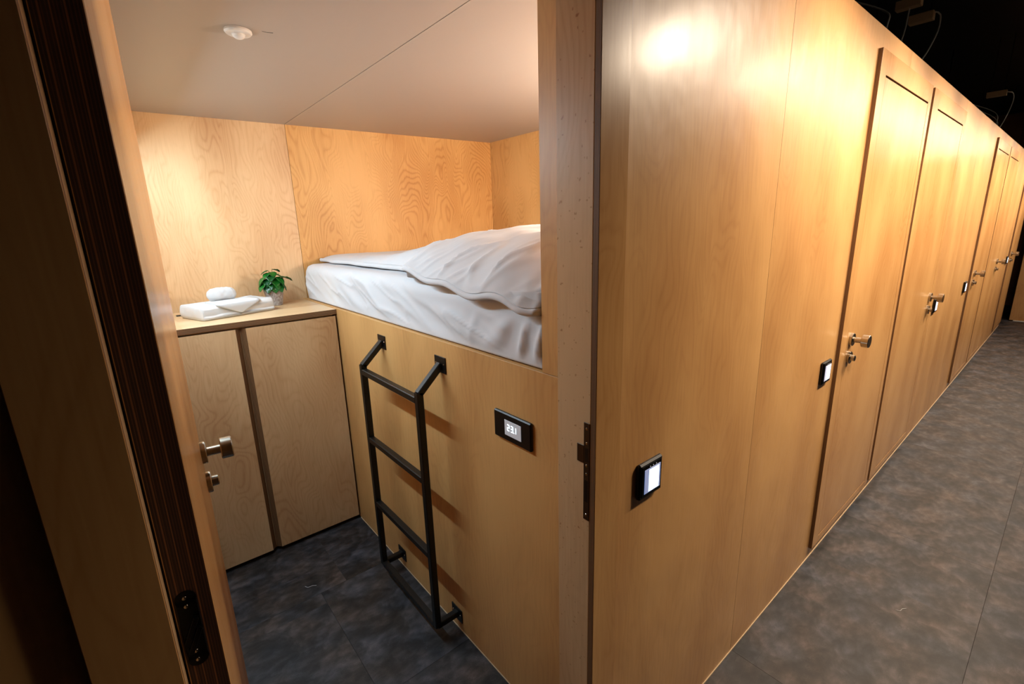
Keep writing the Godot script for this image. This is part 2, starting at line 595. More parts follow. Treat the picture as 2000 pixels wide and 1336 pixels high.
func build_shell() -> void:
	# floor of vinyl tiles
	var f := thing("floor", "grey-brown stone-print vinyl tile floor of room and corridor", "floor", Vector3.ZERO, "", "structure")
	box("subfloor", Vector3(-3.0, -0.12, -2.4), Vector3(11.2, -0.0042, 1.9), mats.screed, f, 0.0)
	var depth := 0.61
	var length := 1.22
	for row in range(-5, 3):
		var z0 := 0.554 + row * depth
		var shift := fmod(absf(row) * 0.47, 1.22)
		for col in range(-5, 8):
			var x0 := 2.669 + shift * (0.0 if row == -1 else 1.0) + col * length
			var lo := Vector3(maxf(x0, -3.0) + 0.00015, -0.004, maxf(z0, -2.4) + 0.00015)
			var hi := Vector3(minf(x0 + length, 11.2) - 0.00015, 0.0, minf(z0 + depth, 1.9) - 0.00015)
			if hi.x - lo.x < 0.05 or hi.z - lo.z < 0.05:
				continue
			var k := rng.randi_range(0, 2)
			box("floor_tile", lo, hi, mats.floors[k], f, 0.0005, Vector2(rng.randf() * 3.0, rng.randf() * 3.0))
	# front wall of the capsules, in sheets
	var w := thing("wall_front", "long varnished birch plywood wall along the corridor", "wall", Vector3.ZERO, "", "structure")
	var top := 2.14
	var cuts := [[-3.0, -1.40], [-1.397, -0.027], [0.668, 1.438], [1.4395, 2.60], [2.6015, 3.96], [3.9615, 4.62], [4.6215, 5.86], [5.8615, 7.14], [7.1415, 8.10], [8.1015, 9.10]]
	var openings := [[2.226, 2.944], [3.135, 3.852], [5.480, 6.200], [6.365, 7.075], [8.360, 9.025]]
	var k := 0
	for c in cuts:
		var off := Vector2(0.13 * k - c[0], 2.2)
		var x: float = c[0]
		for q in openings:                                          # the sheets are cut out behind each door leaf
			if q[1] <= x or q[0] >= c[1]:
				continue
			if q[0] > x:
				sheet("plywood_panel", Vector3(x, 0.006, -0.018), Vector3(q[0], top, 0.0), 2, mats.wall, mats.edge, w, off, false, 0.0)
				x = q[0]
			var e2: float = minf(q[1], c[1])
			sheet("plywood_panel", Vector3(x, 2.03, -0.018), Vector3(e2, top, 0.0), 2, mats.wall, mats.edge, w, off, false, 0.0)
			sheet("plywood_panel", Vector3(x, 0.006, -0.018), Vector3(e2, 0.07, 0.0), 2, mats.wall, mats.edge, w, off, false, 0.0)
			x = e2
		if c[1] > x + 0.001:
			sheet("plywood_panel", Vector3(x, 0.006, -0.018), Vector3(c[1], top, 0.0), 2, mats.wall, mats.edge, w, off, false, 0.0)
		k += 1
	sheet("plywood_panel", Vector3(-0.027, 1.998, -0.018), Vector3(0.668, top, 0.0), 2, mats.wall, mats.edge, w, Vector2(0.3, 2.2), false, 0.0006)
	# carcass behind the sheets, with the doorway left open
	box("carcass", Vector3(-3.0, 0.0, -0.080), Vector3(-0.027, top, -0.0185), mats.dark, w, 0.0)
	box("carcass", Vector3(0.672, 0.0, -0.080), Vector3(9.10, top, -0.0185), mats.dark, w, 0.0)
	box("carcass", Vector3(-0.027, 2.0, -0.080), Vector3(0.672, top, -0.0185), mats.dark, w, 0.0)
	var tr := thing("trim_1", "thin pale strip along the foot of the corridor plywood wall", "trim", Vector3.ZERO, "", "structure")
	box("strip", Vector3(0.75, 0.0, -0.004), Vector3(9.10, 0.006, 0.0025), mats.sealant, tr, 0.0006)
	box("strip", Vector3(-3.0, 0.0, -0.004), Vector3(-0.1, 0.006, 0.0025), mats.sealant, tr, 0.0006)
	# corridor: opposite wall, ends, dark service ceiling
	var o := thing("wall_opposite", "dark painted wall on the other side of the corridor", "wall", Vector3.ZERO, "", "structure")
	box("board", Vector3(-3.0, 0.0, 1.72), Vector3(11.2, 3.0, 1.85), mats.dark, o, 0.0)
	var e := thing("wall_end", "plywood end wall of the corridor with a seam", "wall", Vector3.ZERO, "", "structure")
	sheet("plywood_panel", Vector3(9.60, 0.012, 0.06), Vector3(9.62, top, 0.30), 0, mats.wall, mats.edge, e, Vector2(0.2, 2.2))
	sheet("plywood_panel", Vector3(9.606, 0.012, 0.304), Vector3(9.62, top, 1.70), 0, mats.wall, mats.edge, e, Vector2(0.1, 2.2))
	box("carcass", Vector3(9.621, 0.0, 0.06), Vector3(9.72, 3.0, 1.85), mats.dark, e, 0.0)
	box("threshold", Vector3(9.585, 0.0, 0.10), Vector3(9.62, 0.011, 1.70), mats.white_plastic, e, 0.001)
	var p := thing("wall_passage", "plywood side of the last capsule and plywood far wall beyond the gap", "wall", Vector3.ZERO, "", "structure")
	sheet("plywood_panel", Vector3(9.08, 0.0, -2.2), Vector3(9.099, top, -0.083), 0, mats.wall, mats.edge, p, Vector2(1.7, 2.2))
	for i in 4:
		sheet("plywood_panel", Vector3(11.2, 0.0, -2.5 + i * 1.08), Vector3(11.22, 3.0, -1.422 + i * 1.08), 0, mats.wall, mats.edge, p, Vector2(2.5 - i * 1.08, 2.9))
	var b := thing("wall_corridor_rear", "dark closed end of the corridor", "wall", Vector3.ZERO, "", "structure")
	box("board", Vector3(-3.1, 0.0, -2.4), Vector3(-3.0, 3.0, 1.85), mats.dark, b, 0.0)
	var ce := thing("ceiling_services", "black ceiling of the hall over the capsules", "ceiling", Vector3.ZERO, "", "structure")
	box("slab", Vector3(-3.1, 3.0, -2.6), Vector3(11.3, 3.1, 1.9), mats.dark, ce, 0.0)
	var hb := thing("wall_hall", "black wall of the hall behind the capsules", "wall", Vector3.ZERO, "", "structure")
	box("board", Vector3(-3.1, 0.0, -2.6), Vector3(11.3, 3.0, -2.5), mats.dark, hb, 0.0)

func build_doors() -> void:
	# door_1 is the open one: casing, jamb linings, leaf swung into the room
	var d := thing("door_1", "open plywood door swung into the small room with its casing", "door", Vector3.ZERO, "", "structure")
	casing(d, -0.094, 0.746, -0.025, 0.667, 0.0)
	sheet("jamb_lining", Vector3(0.667, 0.0, -0.092), Vector3(0.6715, 2.0, -0.0006), 0, mats.raw, mats.edge, d, Vector2(0.3, 2.2))
	sheet("jamb_lining", Vector3(-0.0265, 0.0, -0.092), Vector3(-0.025, 2.0, -0.0006), 0, mats.raw, mats.edge, d, Vector2(0.2, 2.2))
	sheet("jamb_lining", Vector3(-0.025, 1.994, -0.092), Vector3(0.667, 2.0, -0.0006), 1, mats.raw, mats.edge, d, Vector2(0.2, 0.2))
	box("door_seal", Vector3(-0.025, 0.0, -0.092), Vector3(-0.0208, 1.994, -0.064), mats.black_plastic, d, 0.001)
	# the leaf, built closed along +x from its hinge edge, then turned
	var leaf := Node3D.new()
	leaf.name = "leaf"
	d.add_child(leaf)
	leaf.position = Vector3(0.0172, 0, -0.055)
	leaf.rotation.y = deg_to_rad(90.0 - 4.8)
	var st := start()
	var se := start()
	add_box(st, Vector3(0, 0.012, -0.040), Vector3(0.70, 1.988, 0.0), 0.0009, Vector2(0.6, 2.2), false, se, 2)
	st.generate_tangents()
	se.generate_tangents()
	var mesh := st.commit()
	se.commit(mesh)
	var slab := part("slab", mesh, mats.door, leaf)
	slab.set_surface_override_material(1, mats.door_edge)
	knob_set(leaf, Vector3(0.655, 0.992, 0.0))
	# concealed hinge let into the hinge edge: body with round ends, arms, screws
	var hs := start()
	add_box(hs, Vector3(-0.0012, 0.985, -0.0375), Vector3(0.004, 1.072, -0.0155), 0.0008)
	add_lathe(hs, Vector3(-0.0012, 1.072, -0.0265), Vector3.LEFT * -1, [[0.0, 0.0], [0.0, 0.011], [0.005, 0.011]], 20)
	add_lathe(hs, Vector3(-0.0012, 0.985, -0.0265), Vector3.LEFT * -1, [[0.0, 0.0], [0.0, 0.011], [0.005, 0.011]], 20)
	part("hinge", hs.commit(), mats.hinge, leaf, "black concealed hinge")
	var arm := start()
	add_bar(arm, Vector3(-0.004, 1.045, -0.020), Vector3(-0.004, 1.012, -0.034), 0.006, Vector3.RIGHT)
	add_bar(arm, Vector3(-0.004, 1.030, -0.018), Vector3(-0.004, 0.998, -0.032), 0.006, Vector3.RIGHT)
	part("hinge_arm", arm.commit(), mats.hinge, leaf)
	for y in [1.074, 1.062, 0.996, 0.983]:
		lathe("screw", Vector3(-0.001, y, -0.0275), Vector3.LEFT, [[0.0, 0.0026], [0.001, 0.0022], [0.0016, 0.0]], mats.steel, leaf, 10)
	# strike plate on the right jamb
	var sp := Node3D.new()
	sp.name = "strike_plate"
	d.add_child(sp)
	sp.position = Vector3(0.667, 0, 0)
	var ps := start()
	var zf := -0.0012
	var zr := -0.0165
	add_box(ps, Vector3(-0.0016, 0.892, zr), Vector3(0.0, 1.113, zf), 0.0005)
	part("plate", ps.commit(), mats.dull_steel, sp, "dark steel strike plate")
	box("lip", Vector3(-0.0022, 1.022, -0.034), Vector3(-0.0006, 1.062, -0.0155), mats.dull_steel, sp, 0.0005)
	box("latch_hole", Vector3(-0.0019, 1.026, -0.0125), Vector3(-0.0012, 1.058, -0.0045), mats.black_plastic, sp, 0.0)
	box("bolt_hole", Vector3(-0.0019, 0.935, -0.0125), Vector3(-0.0012, 0.985, -0.0045), mats.black_plastic, sp, 0.0)
	for y in [1.100, 1.068, 1.018, 0.999, 0.904]:
		lathe("screw", Vector3(-0.0016, y, -0.0085), Vector3.LEFT, [[0.0, 0.0032], [0.0007, 0.0026], [0.0010, 0.0]], mats.steel, sp, 10)
	closed_door(2, 2.165, 2.985, 2.236, 2.934, true, "closed plywood door, first past the open doorway, knob on its near edge")
	closed_door(3, 3.030, 3.905, 3.145, 3.842, false, "closed plywood door, second past the open doorway, knob by the next reader")
	closed_door(4, 5.420, 6.255, 5.490, 6.190, true, "closed plywood door, third past the open doorway")
	closed_door(5, 6.300, 7.130, 6.375, 7.065, false, "closed plywood door, fourth past the open doorway")
	closed_door(6, 8.300, 9.080, 8.370, 9.015, true, "closed plywood door beside the dark gap at the corridor end")
	card_reader(Vector3(0.871, 0.919, 0.0), "black card reader with lit white screen beside the open doorway")
	card_reader(Vector3(2.045, 0.915, 0.0), "black card reader with lit white screen beside the first closed door")
	card_reader(Vector3(4.090, 0.915, 0.0), "black card reader with lit white screen past the second closed door")
	card_reader(Vector3(5.235, 0.920, 0.0), "black card reader with lit white screen before the third closed door")
	card_reader(Vector3(8.170, 0.945, 0.0), "small card reader with lit screen before the last corridor door")

const BED_X := 0.766
const BACK_Z := -2.203

func ceiling_y(x: float) -> float:
	return 2.039 + 0.0165 * x

func build_room() -> void:
	# back wall: pale sheet behind the cabinet, orange arched sheet behind the bed
	var b := thing("wall_back", "figured birch plywood back wall of the small room", "wall", Vector3.ZERO, "", "structure")
	sheet("plywood_panel", Vector3(-0.05, 0.0, BACK_Z - 0.018), Vector3(0.788, 2.09, BACK_Z), 2, mats.pale, mats.edge, b, Vector2(0.42, 2.2))
	sheet("plywood_panel", Vector3(0.7895, 0.0, BACK_Z - 0.018), Vector3(2.15, 2.09, BACK_Z - 0.001), 2, mats.alcove, mats.edge, b, Vector2(-0.72, 2.2))
	var r := thing("wall_right", "orange birch plywood wall at the far side of the bed", "wall", Vector3.ZERO, "", "structure")
	sheet("plywood_panel", Vector3(2.136, 0.0, BACK_Z), Vector3(2.154, 2.09, -0.093), 0, mats.alcove, mats.edge, r, Vector2(2.3, 2.2))
	var l := thing("wall_left", "birch plywood side wall of the small room behind the open door", "wall", Vector3.ZERO, "", "structure")
	sheet("plywood_panel", Vector3(-0.048, 0.0, BACK_Z), Vector3(-0.030, 2.039, -0.093), 0, mats.pale, mats.edge, l, Vector2(2.3, 2.2))
	var fr := thing("wall_room_front", "birch plywood lining inside the front wall of the small room", "wall", Vector3.ZERO, "", "structure")
	sheet("plywood_panel", Vector3(0.6716, 0.0, -0.092), Vector3(2.136, 2.07, -0.081), 2, mats.alcove, mats.edge, fr, Vector2(-0.7, 2.2))
	sheet("plywood_panel", Vector3(-0.20, 0.0, -0.092), Vector3(-0.031, 2.03, -0.081), 2, mats.pale, mats.edge, fr, Vector2(0.4, 2.2))
	# ceiling in two sheets with an open joint over the edge of the bed
	var c := thing("ceiling", "satin grey-beige ceiling of the small room in two sheets", "ceiling", Vector3.ZERO, "", "structure")
	for s in [[-0.05, 0.7855], [0.7885, 2.154]]:
		var st := start()
		var z0 := BACK_Z - 0.018
		var z1 := -0.093
		var p := []
		for q in [[s[0], z0], [s[1], z0], [s[1], z1], [s[0], z1]]:
			p.append(Vector3(q[0], ceiling_y(q[0]), q[1]))
		var up := Vector3(0, 0.018, 0)
		quad(st, p[0], p[1], p[2], p[3], Vector3.DOWN)
		quad(st, p[0] + up, p[1] + up, p[2] + up, p[3] + up, Vector3.UP)
		for i in 4:
			var j := (i + 1) % 4
			var n: Vector3 = (p[j] - p[i]).cross(Vector3.UP).normalized()
			if n.dot((p[i] + p[j]) * 0.5 - (p[0] + p[2]) * 0.5) < 0:
				n = -n
			quad(st, p[i], p[j], p[j] + up, p[i] + up, n)
		part("ceiling_panel", st.commit(), mats.ceiling, c)
	box("roof", Vector3(-0.42, 2.095, -2.23), Vector3(9.1, 2.135, -0.093), mats.dark, c, 0.0)
	# bed front: lower panel, stile between bed opening and doorway
	var f := thing("wall_bed_front", "birch plywood front below the raised bed with an upright beside the doorway", "wall", Vector3.ZERO, "", "structure")
	box("plywood_panel", Vector3(BED_X, 0.004, BACK_Z), Vector3(BED_X + 0.018, 1.143, -0.093), mats.panel, f, 0.001, Vector2(2.5, 2.2))
	sheet("upright", Vector3(BED_X, 1.144, -0.2445), Vector3(BED_X + 0.018, 2.05, -0.093), 0, mats.panel, mats.edge, f, Vector2(1.0, 2.2))
	var tr := thing("trim_2", "thin pale strip along the foot of the bed front", "trim", Vector3.ZERO, "", "structure")
	box("strip", Vector3(BED_X - 0.002, 0.0, -1.685), Vector3(BED_X + 0.01, 0.004, -0.093), mats.sealant, tr, 0.0005)
	# bed base inside
	var bb := thing("bed_base", "plywood platform hidden under the white mattress", "bed base")
	box("deck", Vector3(BED_X + 0.019, 1.10, BACK_Z + 0.001), Vector3(2.135, 1.142, -0.094), mats.panel, bb, 0.001)
	box("leg", Vector3(2.05, 0.0, -2.15), Vector3(2.10, 1.10, -2.10), mats.panel, bb, 0.001)
	box("leg", Vector3(2.05, 0.0, -0.25), Vector3(2.10, 1.10, -0.20), mats.panel, bb, 0.001)
	# low cabinet with two doors whose meeting edges are cut at a slant
	var cab := thing("cabinet", "low plywood cabinet with two slant-edged doors under a pale top", "cabinet")
	var zf := -1.685
	var x1 := 0.757
	box("body", Vector3(-0.026, 0.03, BACK_Z + 0.004), Vector3(x1 - 0.004, 1.112, zf - 0.026), mats.cabinet, cab, 0.001)
	box("plinth", Vector3(-0.026, 0.0, BACK_Z + 0.02), Vector3(x1 - 0.004, 0.03, zf - 0.05), mats.cabinet, cab, 0.0)
	sheet("top", Vector3(-0.029, 1.116, BACK_Z + 0.001), Vector3(BED_X - 0.001, 1.140, zf), 1, mats.pale, mats.edge, cab, Vector2(0.4, 2.25), true)
	for q in [[-0.024, 0.349, 0.018, 0], [0.3515, x1, 0.019, 1]]:
		var st := start()
		var se := start()
		var y0 := 0.022
		var y1 := 1.108
		var zb := zf - 0.022
		var xa: float = q[0]
		var xb: float = q[1]
		var cut: float = q[2]
		var fa := xa + (cut if q[3] == 1 else 0.0)
		var fb := xb - (cut if q[3] == 0 else 0.0)
		var off := Vector2(0.1 + 0.5 * q[3] - xa, 2.2)
		quad(st, Vector3(fa, y0, zf), Vector3(fb, y0, zf), Vector3(fb, y1, zf), Vector3(fa, y1, zf), Vector3.BACK, Vector2(fa, -y0) + off, Vector2(fb, -y0) + off, Vector2(fb, -y1) + off, Vector2(fa, -y1) + off)
		quad(st, Vector3(xa, y0, zb), Vector3(xb, y0, zb), Vector3(xb, y1, zb), Vector3(xa, y1, zb), Vector3.FORWARD)
		var nl := Vector3(-(zf - zb), 0, fa - xa).normalized()
		var nr := Vector3(zf - zb, 0, xb - fb).normalized()
		quad(se, Vector3(xa, y0, zb), Vector3(fa, y0, zf), Vector3(fa, y1, zf), Vector3(xa, y1, zb), nl, Vector2(0, 0), Vector2(0.014, 0), Vector2(0.014, 1), Vector2(0, 1))
		quad(se, Vector3(xb, y0, zb), Vector3(fb, y0, zf), Vector3(fb, y1, zf), Vector3(xb, y1, zb), nr, Vector2(0, 0), Vector2(0.014, 0), Vector2(0.014, 1), Vector2(0, 1))
		quad(se, Vector3(xa, y0, zb), Vector3(xb, y0, zb), Vector3(fb, y0, zf), Vector3(fa, y0, zf), Vector3.DOWN)
		quad(se, Vector3(xa, y1, zb), Vector3(xb, y1, zb), Vector3(fb, y1, zf), Vector3(fa, y1, zf), Vector3.UP)
		st.generate_tangents()
		se.generate_tangents()
		var mesh := st.commit()
		se.commit(mesh)
		var o := part("cabinet_door", mesh, mats.cabinet, cab)
		o.set_surface_override_material(1, mats.edge)

# ------------------------------------------------------------------ bed
func build_bedding() -> void:
	var fold := noise(301, 1.0, 2)
	var soft := noise(307, 1.0, 2)
	# mattress in a fitted sheet: profile across x swept along z
	var x0 := 0.779
	var x1 := 2.125
	var y0 := 1.1436
	var top := 1.333
	var z0 := -2.196
	var z1 := -0.100
	var rows := []
	var nz := 220
	for i in nz + 1:
		var z := lerpf(z0, z1, float(i) / nz)
		var foot := clampf((z - z0) / 0.07, 0.0, 1.0)
		var squeeze := 1.0 - sqrt(maxf(0.0, 1.0 - (1.0 - foot) * (1.0 - foot)))   # rounded foot end
		var row := []
		var r := 0.05
		var prof := [Vector2(x1, y0)]
		for k in 6:
			prof.append(Vector2(lerpf(x1, x0 + 0.02, (k + 1) / 6.0), y0))
		for k in 26:
			prof.append(Vector2(x0, y0 + 0.004 + (top - r - y0 - 0.004) * k / 25.0))
		for k in range(1, 11):
			var a := PI * 0.5 * k / 11.0
			prof.append(Vector2(x0 + r - r * cos(a), top - r + r * sin(a)))
		for k in 30:
			prof.append(Vector2(x0 + r + (x1 - x0 - r) * k / 29.0, top))
		prof.append(Vector2(x1, y0))
		for p in prof:
			var q := Vector3(p.x, p.y, z)
			var lift: float = clampf((p.y - y0) / (top - y0), 0.0, 1.0)
			var front := clampf(1.0 - (p.x - x0) / 0.09, 0.0, 1.0) * smoothstep(0.0, 0.30, lift)
			# long slanting drags: the cloth is pulled down and towards the head
			var run := z * 2.4 + lift * 0.9
			var drag := fold.get_noise_2d(run, 3.0 + z * 0.5) * 0.015
			var crease := pow(1.0 - absf(soft.get_noise_2d(run * 1.7 + 9.0, lift * 0.7)), 8.0) * 0.006
			var gather := pow(0.5 + 0.5 * sin(z * 64.0 - 5.0 * lift + 1.8 * sin(z * 21.0)), 2.0) * 0.013 * smoothstep(-0.66, -0.36, z)
			var slack: float = 1.0 - smoothstep(0.45, 0.70, lift) * smoothstep(-1.05, -0.85, z)
			q.x -= (drag + crease + gather) * front * slack
			q.x = maxf(q.x, BED_X - 0.05 * smoothstep(0.05, 0.4, lift))
			if z > -0.249:
				q.x = maxf(q.x, 0.788)
			q.y += soft.get_noise_2d(p.x * 3.0, z * 2.0) * 0.005 * clampf((p.x - x0) / 0.1, 0.0, 1.0) * lift
			q.y -= 0.055 * lift * lift * squeeze
			q.x += 0.05 * clampf(1.0 - (p.x - x0) / 0.2, 0.0, 1.0) * squeeze
			row.append(q)
		rows.append(row)
	var m := thing("mattress", "thick mattress in a white fitted sheet on the raised bed", "mattress")
	part("fitted_sheet", grid_mesh(rows, true), mats.linen, m)
	# duvet: flat towards the foot, heaped over the pillows and hanging over the bed edge at the head
	rows = []
	var keys := [[-2.19, 1.374], [-1.62, 1.380], [-1.45, 1.392], [-1.30, 1.411], [-1.15, 1.436], [-1.0, 1.460], [-0.85, 1.484], [-0.70, 1.498], [-0.55, 1.506], [-0.2, 1.512]]
	for i in nz + 1:
		var z := lerpf(-2.188, -0.2475, float(i) / nz)
		var ridge_y: float = keys[0][1]
		for k in keys.size() - 1:
			if z >= keys[k][0]:
				ridge_y = lerpf(keys[k][1], keys[k + 1][1], clampf((z - keys[k][0]) / (keys[k + 1][0] - keys[k][0]), 0.0, 1.0))
		var t := smoothstep(-1.14, -0.88, z)
		var hang := lerpf(1.350, 1.306, smoothstep(-0.92, -0.45, z)) - 0.016 * smoothstep(-0.38, -0.27, z)
		hang += 0.007 * sin(z * 27.0) * t
		var ex := lerpf(0.872 + 0.018 * soft.get_noise_2d(z * 3.0, 9.0), lerpf(0.738, 0.755, smoothstep(-0.31, -0.252, z)), t)
		var ey := lerpf(1.3395, hang, t) + 0.016 * exp(-pow((z + 0.97) / 0.09, 2.0))
		var end := clampf((z + 2.188) / 0.035, 0.0, 1.0)
		var row := []
		var thick := 0.020
		var under := 1.3395
		row.append(Vector3(2.12, under, z))
		row.append(Vector3(0.93, under, z))
		row.append(Vector3(lerpf(ex + 0.03, 0.80, t), lerpf(under, 1.347, t), z))
		row.append(Vector3(lerpf(ex + 0.02, ex + 0.016, t), lerpf(under, 1.342, t), z))
		row.append(Vector3(ex + 0.014, ey + 0.001, z))
		for k in 7:
			var a := PI * k / 6.0
			row.append(Vector3(ex + 0.008 - 0.010 * sin(a), ey + thick * 0.5 * (1.0 - cos(a)), z))
		var nx := 70
		for k in range(1, nx + 1):
			var s := float(k) / nx
			var d := s * s * (2.12 - ex)
			var x := ex + d + 0.004
			var rise := 1.0 - exp(-d / lerpf(0.035, 0.12, t))
			var edge_y := ey + thick
			var y := edge_y + (ridge_y - edge_y) * rise
			var near := exp(-d / 0.16)
			var w := fold.get_noise_2d(x * 2.2 + z * 2.6, z * 1.6 - x * 2.4) * 0.020
			w += pow(1.0 - absf(soft.get_noise_2d(z * 3.4 - x * 1.6, x * 2.0 + z * 1.5)), 9.0) * 0.013
			w += pow(1.0 - absf(fold.get_noise_2d(z * 6.0 - y * 9.0 + 20.0, z * 1.5)), 9.0) * 0.010 * near
			w *= clampf(s * 5.0, 0.0, 1.0) * lerpf(0.3, 1.0, t)
			y += w * (1.0 - 0.6 * near)
			x -= w * near
			row.append(Vector3(minf(x, 2.122), lerpf(maxf(1.341, y - 0.03), y, sqrt(end)), z))
		row.append(Vector3(2.12, under, z))
		rows.append(row)
	for k in rows[nz].size():
		rows[nz][k].x = maxf(rows[nz][k].x, 0.780)                   # tucked in behind the upright
	var du := thing("duvet", "white duvet heaped over the pillow end and hanging over the bed edge", "duvet")
	part("cover", grid_mesh(rows), mats.linen, du)

func build_ladder() -> void:
	var t := thing("ladder", "black square-tube ladder fixed to the plywood bed front", "ladder")
	var x := 0.676
	var s := 0.0235
	var zs := [-1.19, -0.737]
	for z in zs:
		bar("rail", Vector3(x, 0.064, z), Vector3(x, 0.985, z), s, mats.black_metal, t, Vector3.RIGHT)
		bar("upper_arm", Vector3(x, 0.980, z), Vector3(BED_X - 0.002, 1.062, z), s, mats.black_metal, t)
		bar("lower_arm", Vector3(x, 0.068, z), Vector3(BED_X - 0.002, 0.068, z), s, mats.black_metal, t)
		for y in [1.062, 0.068]:
			var pl := box("fixing_plate", Vector3(BED_X - 0.004, y - 0.028, z - 0.034), Vector3(BED_X - 0.0002, y + 0.028, z + 0.034), mats.black_metal, t, 0.001)
			for q in [-0.024, 0.024]:
				lathe("screw", Vector3(BED_X - 0.004, y + 0.002, z + q), Vector3.LEFT, [[0.0, 0.0042], [0.0012, 0.0035], [0.0018, 0.0]], mats.steel, pl, 10)
	for y in [0.957, 0.665, 0.368, 0.068]:
		bar("rung", Vector3(x, y, zs[0] + s * 0.5), Vector3(x, y, zs[1] - s * 0.5), s, mats.black_metal, t)

# ------------------------------------------------------------------ small things
const SEGMENTS := {"2": "abged", "3": "abgcd", "1": "bc"}

func build_small_things() -> void:
	# thermostat with lit digits
	var t := thing("thermostat", "black wall thermostat with a small lit display on the bed front", "thermostat", Vector3(BED_X, 0.954, -0.360))
	box("plate", Vector3(-0.011, -0.041, -0.079), Vector3(0.0, 0.041, 0.079), mats.black_plastic, t, 0.003)
	var d := box("display", Vector3(-0.0122, -0.0225, -0.029), Vector3(-0.0105, 0.0225, 0.041), mats.display, t, 0.0003)
	var w := 0.0085
	var h := 0.0085
	var at := {"a": [0.5, 2, 0], "g": [0.5, 1, 0], "d": [0.5, 0, 0], "f": [0, 1.5, 1], "b": [1, 1.5, 1], "e": [0, 0.5, 1], "c": [1, 0.5, 1]}
	var start_z := -0.0165
	for ch in ["2", "3", "1"]:
		var st := start()
		for sgm in SEGMENTS[ch]:
			var q: Array = at[sgm]
			var cz: float = start_z + q[0] * w
			var cy: float = -0.0065 + q[1] * h
			if q[2] == 0:
				add_box(st, Vector3(-0.0127, cy - 0.0013, cz - w * 0.5), Vector3(-0.0119, cy + 0.0013, cz + w * 0.5))
			else:
				add_box(st, Vector3(-0.0127, cy - h * 0.5, cz - 0.0013), Vector3(-0.0119, cy + h * 0.5, cz + 0.0013))
		part("digit", st.commit(), mats.digit, d)
		start_z += 0.0155 if ch == "2" else 0.0125
	box("decimal_point", Vector3(-0.0127, -0.0078, 0.0103), Vector3(-0.0119, -0.0054, 0.0127), mats.digit, d, 0.0)
	# motion sensor on the ceiling
	var cx := 0.362
	var m := thing("motion_sensor", "round white motion sensor on the small room's ceiling", "sensor", Vector3(cx, ceiling_y(cx) - 0.0005, -1.012))
	lathe("base", Vector3.ZERO, Vector3.DOWN, [[0.0, 0.0], [0.0, 0.034], [0.005, 0.0345], [0.009, 0.031], [0.010, 0.018], [0.010, 0.0]], mats.white_plastic, m, 32)
	var dome := [[0.009, 0.017]]
	for k in range(1, 7):
		dome.append([0.009 + 0.013 * sin(PI * 0.5 * k / 6.0), 0.017 * cos(PI * 0.5 * k / 6.0)])
	lathe("lens", Vector3.ZERO, Vector3.DOWN, dome, mats.white_plastic, m, 24)
	# folded towel with a flap, turned a little
	var tw := thing("towel", "white towel folded like an envelope on the cabinet top", "towel", Vector3(0.36, 1.1402, -1.955))
	tw.rotation.y = deg_to_rad(18.0)
	part("folded_body", pillow_slab(0.335, 0.062, 0.20, 0.016, 61), mats.terry, tw)
	part("folded_layer", pillow_slab(0.327, 0.026, 0.196, 0.012, 64), mats.terry, tw).position = Vector3(0.002, 0.0, 0.006)
	# pointed flap folded over the front like an envelope
	var rowset := []
	for i in 15:
		var v := i / 14.0                                           # from the back of the flap, over the front edge, down to the point
		var half := 0.098 if v < 0.45 else lerpf(0.098, 0.004, (v - 0.45) / 0.55)
		var y := 0.0635 if v < 0.38 else lerpf(0.0625, 0.014, (v - 0.38) / 0.62)
		var z := lerpf(0.0, 0.088, v / 0.38) if v < 0.38 else lerpf(0.099, 0.1065, minf(1.0, (v - 0.38) / 0.2))
		var row := []
		for k in 13:
			row.append(Vector3(lerpf(-half, half, k / 12.0), y + (0.0045 if v < 0.38 else 0.003), z + (0.0 if v < 0.38 else 0.005)))
		for k in 13:
			row.append(Vector3(lerpf(half, -half, k / 12.0), y - 0.001, z - 0.002))
		row.append(row[0])
		rowset.append(row)
	part("flap", grid_mesh(rowset, true), mats.terry, tw)
	# rolled face cloth lying on the towel
	var rl := thing("rolled_cloth", "small rolled white face cloth lying on the folded towel", "towel", Vector3(0.345, 1.2045, -1.985))
	rl.rotation.y = deg_to_rad(18.0)
	var rows := []
	var ripple := noise(77, 1.0, 2)
	for i in 25:
		var u := i / 24.0
		var rr := 0.035 * pow(maxf(0.0, 1.0 - pow(absf(u * 2.0 - 1.0), 4.0)), 0.5)
		var row := []
		for k in 25:
			var a := TAU * k / 24.0
			var g := rr * (1.0 + 0.10 * ripple.get_noise_2d(cos(a) * 1.5 + u * 3.0, sin(a) * 1.5) - 0.05 * pow(absf(sin(u * 12.0 + a)), 8.0))
			row.append(Vector3(-0.062 + 0.124 * u, maxf(0.0006, 0.027 + g * sin(a) * 0.95), g * cos(a) * 1.15))
		rows.append(row)
	part("roll", grid_mesh(rows), mats.terry, rl)
	# small dark tag beside the towel
	var tg := thing("key_tag", "small dark tag on the cabinet top beside the towel", "tag", Vector3(0.178, 1.1402, -2.08))
	box("tag", Vector3(-0.016, 0.0, -0.012), Vector3(0.016, 0.004, 0.012), mats.black_plastic, tg, 0.001)
	build_plant()
	# pencil mark near the sensor and lint on the floor
	var pm := thing("pencil_mark", "short dark pencil line on the ceiling beside the sensor", "mark", Vector3(0.43, ceiling_y(0.43), -0.985))
	tube("line", [Vector3(-0.014, 0.0, 0.0), Vector3(0, 0.0, -0.001), Vector3(0.014, 0.0, 0.004)], 0.0008, mats.dark, pm, 5)
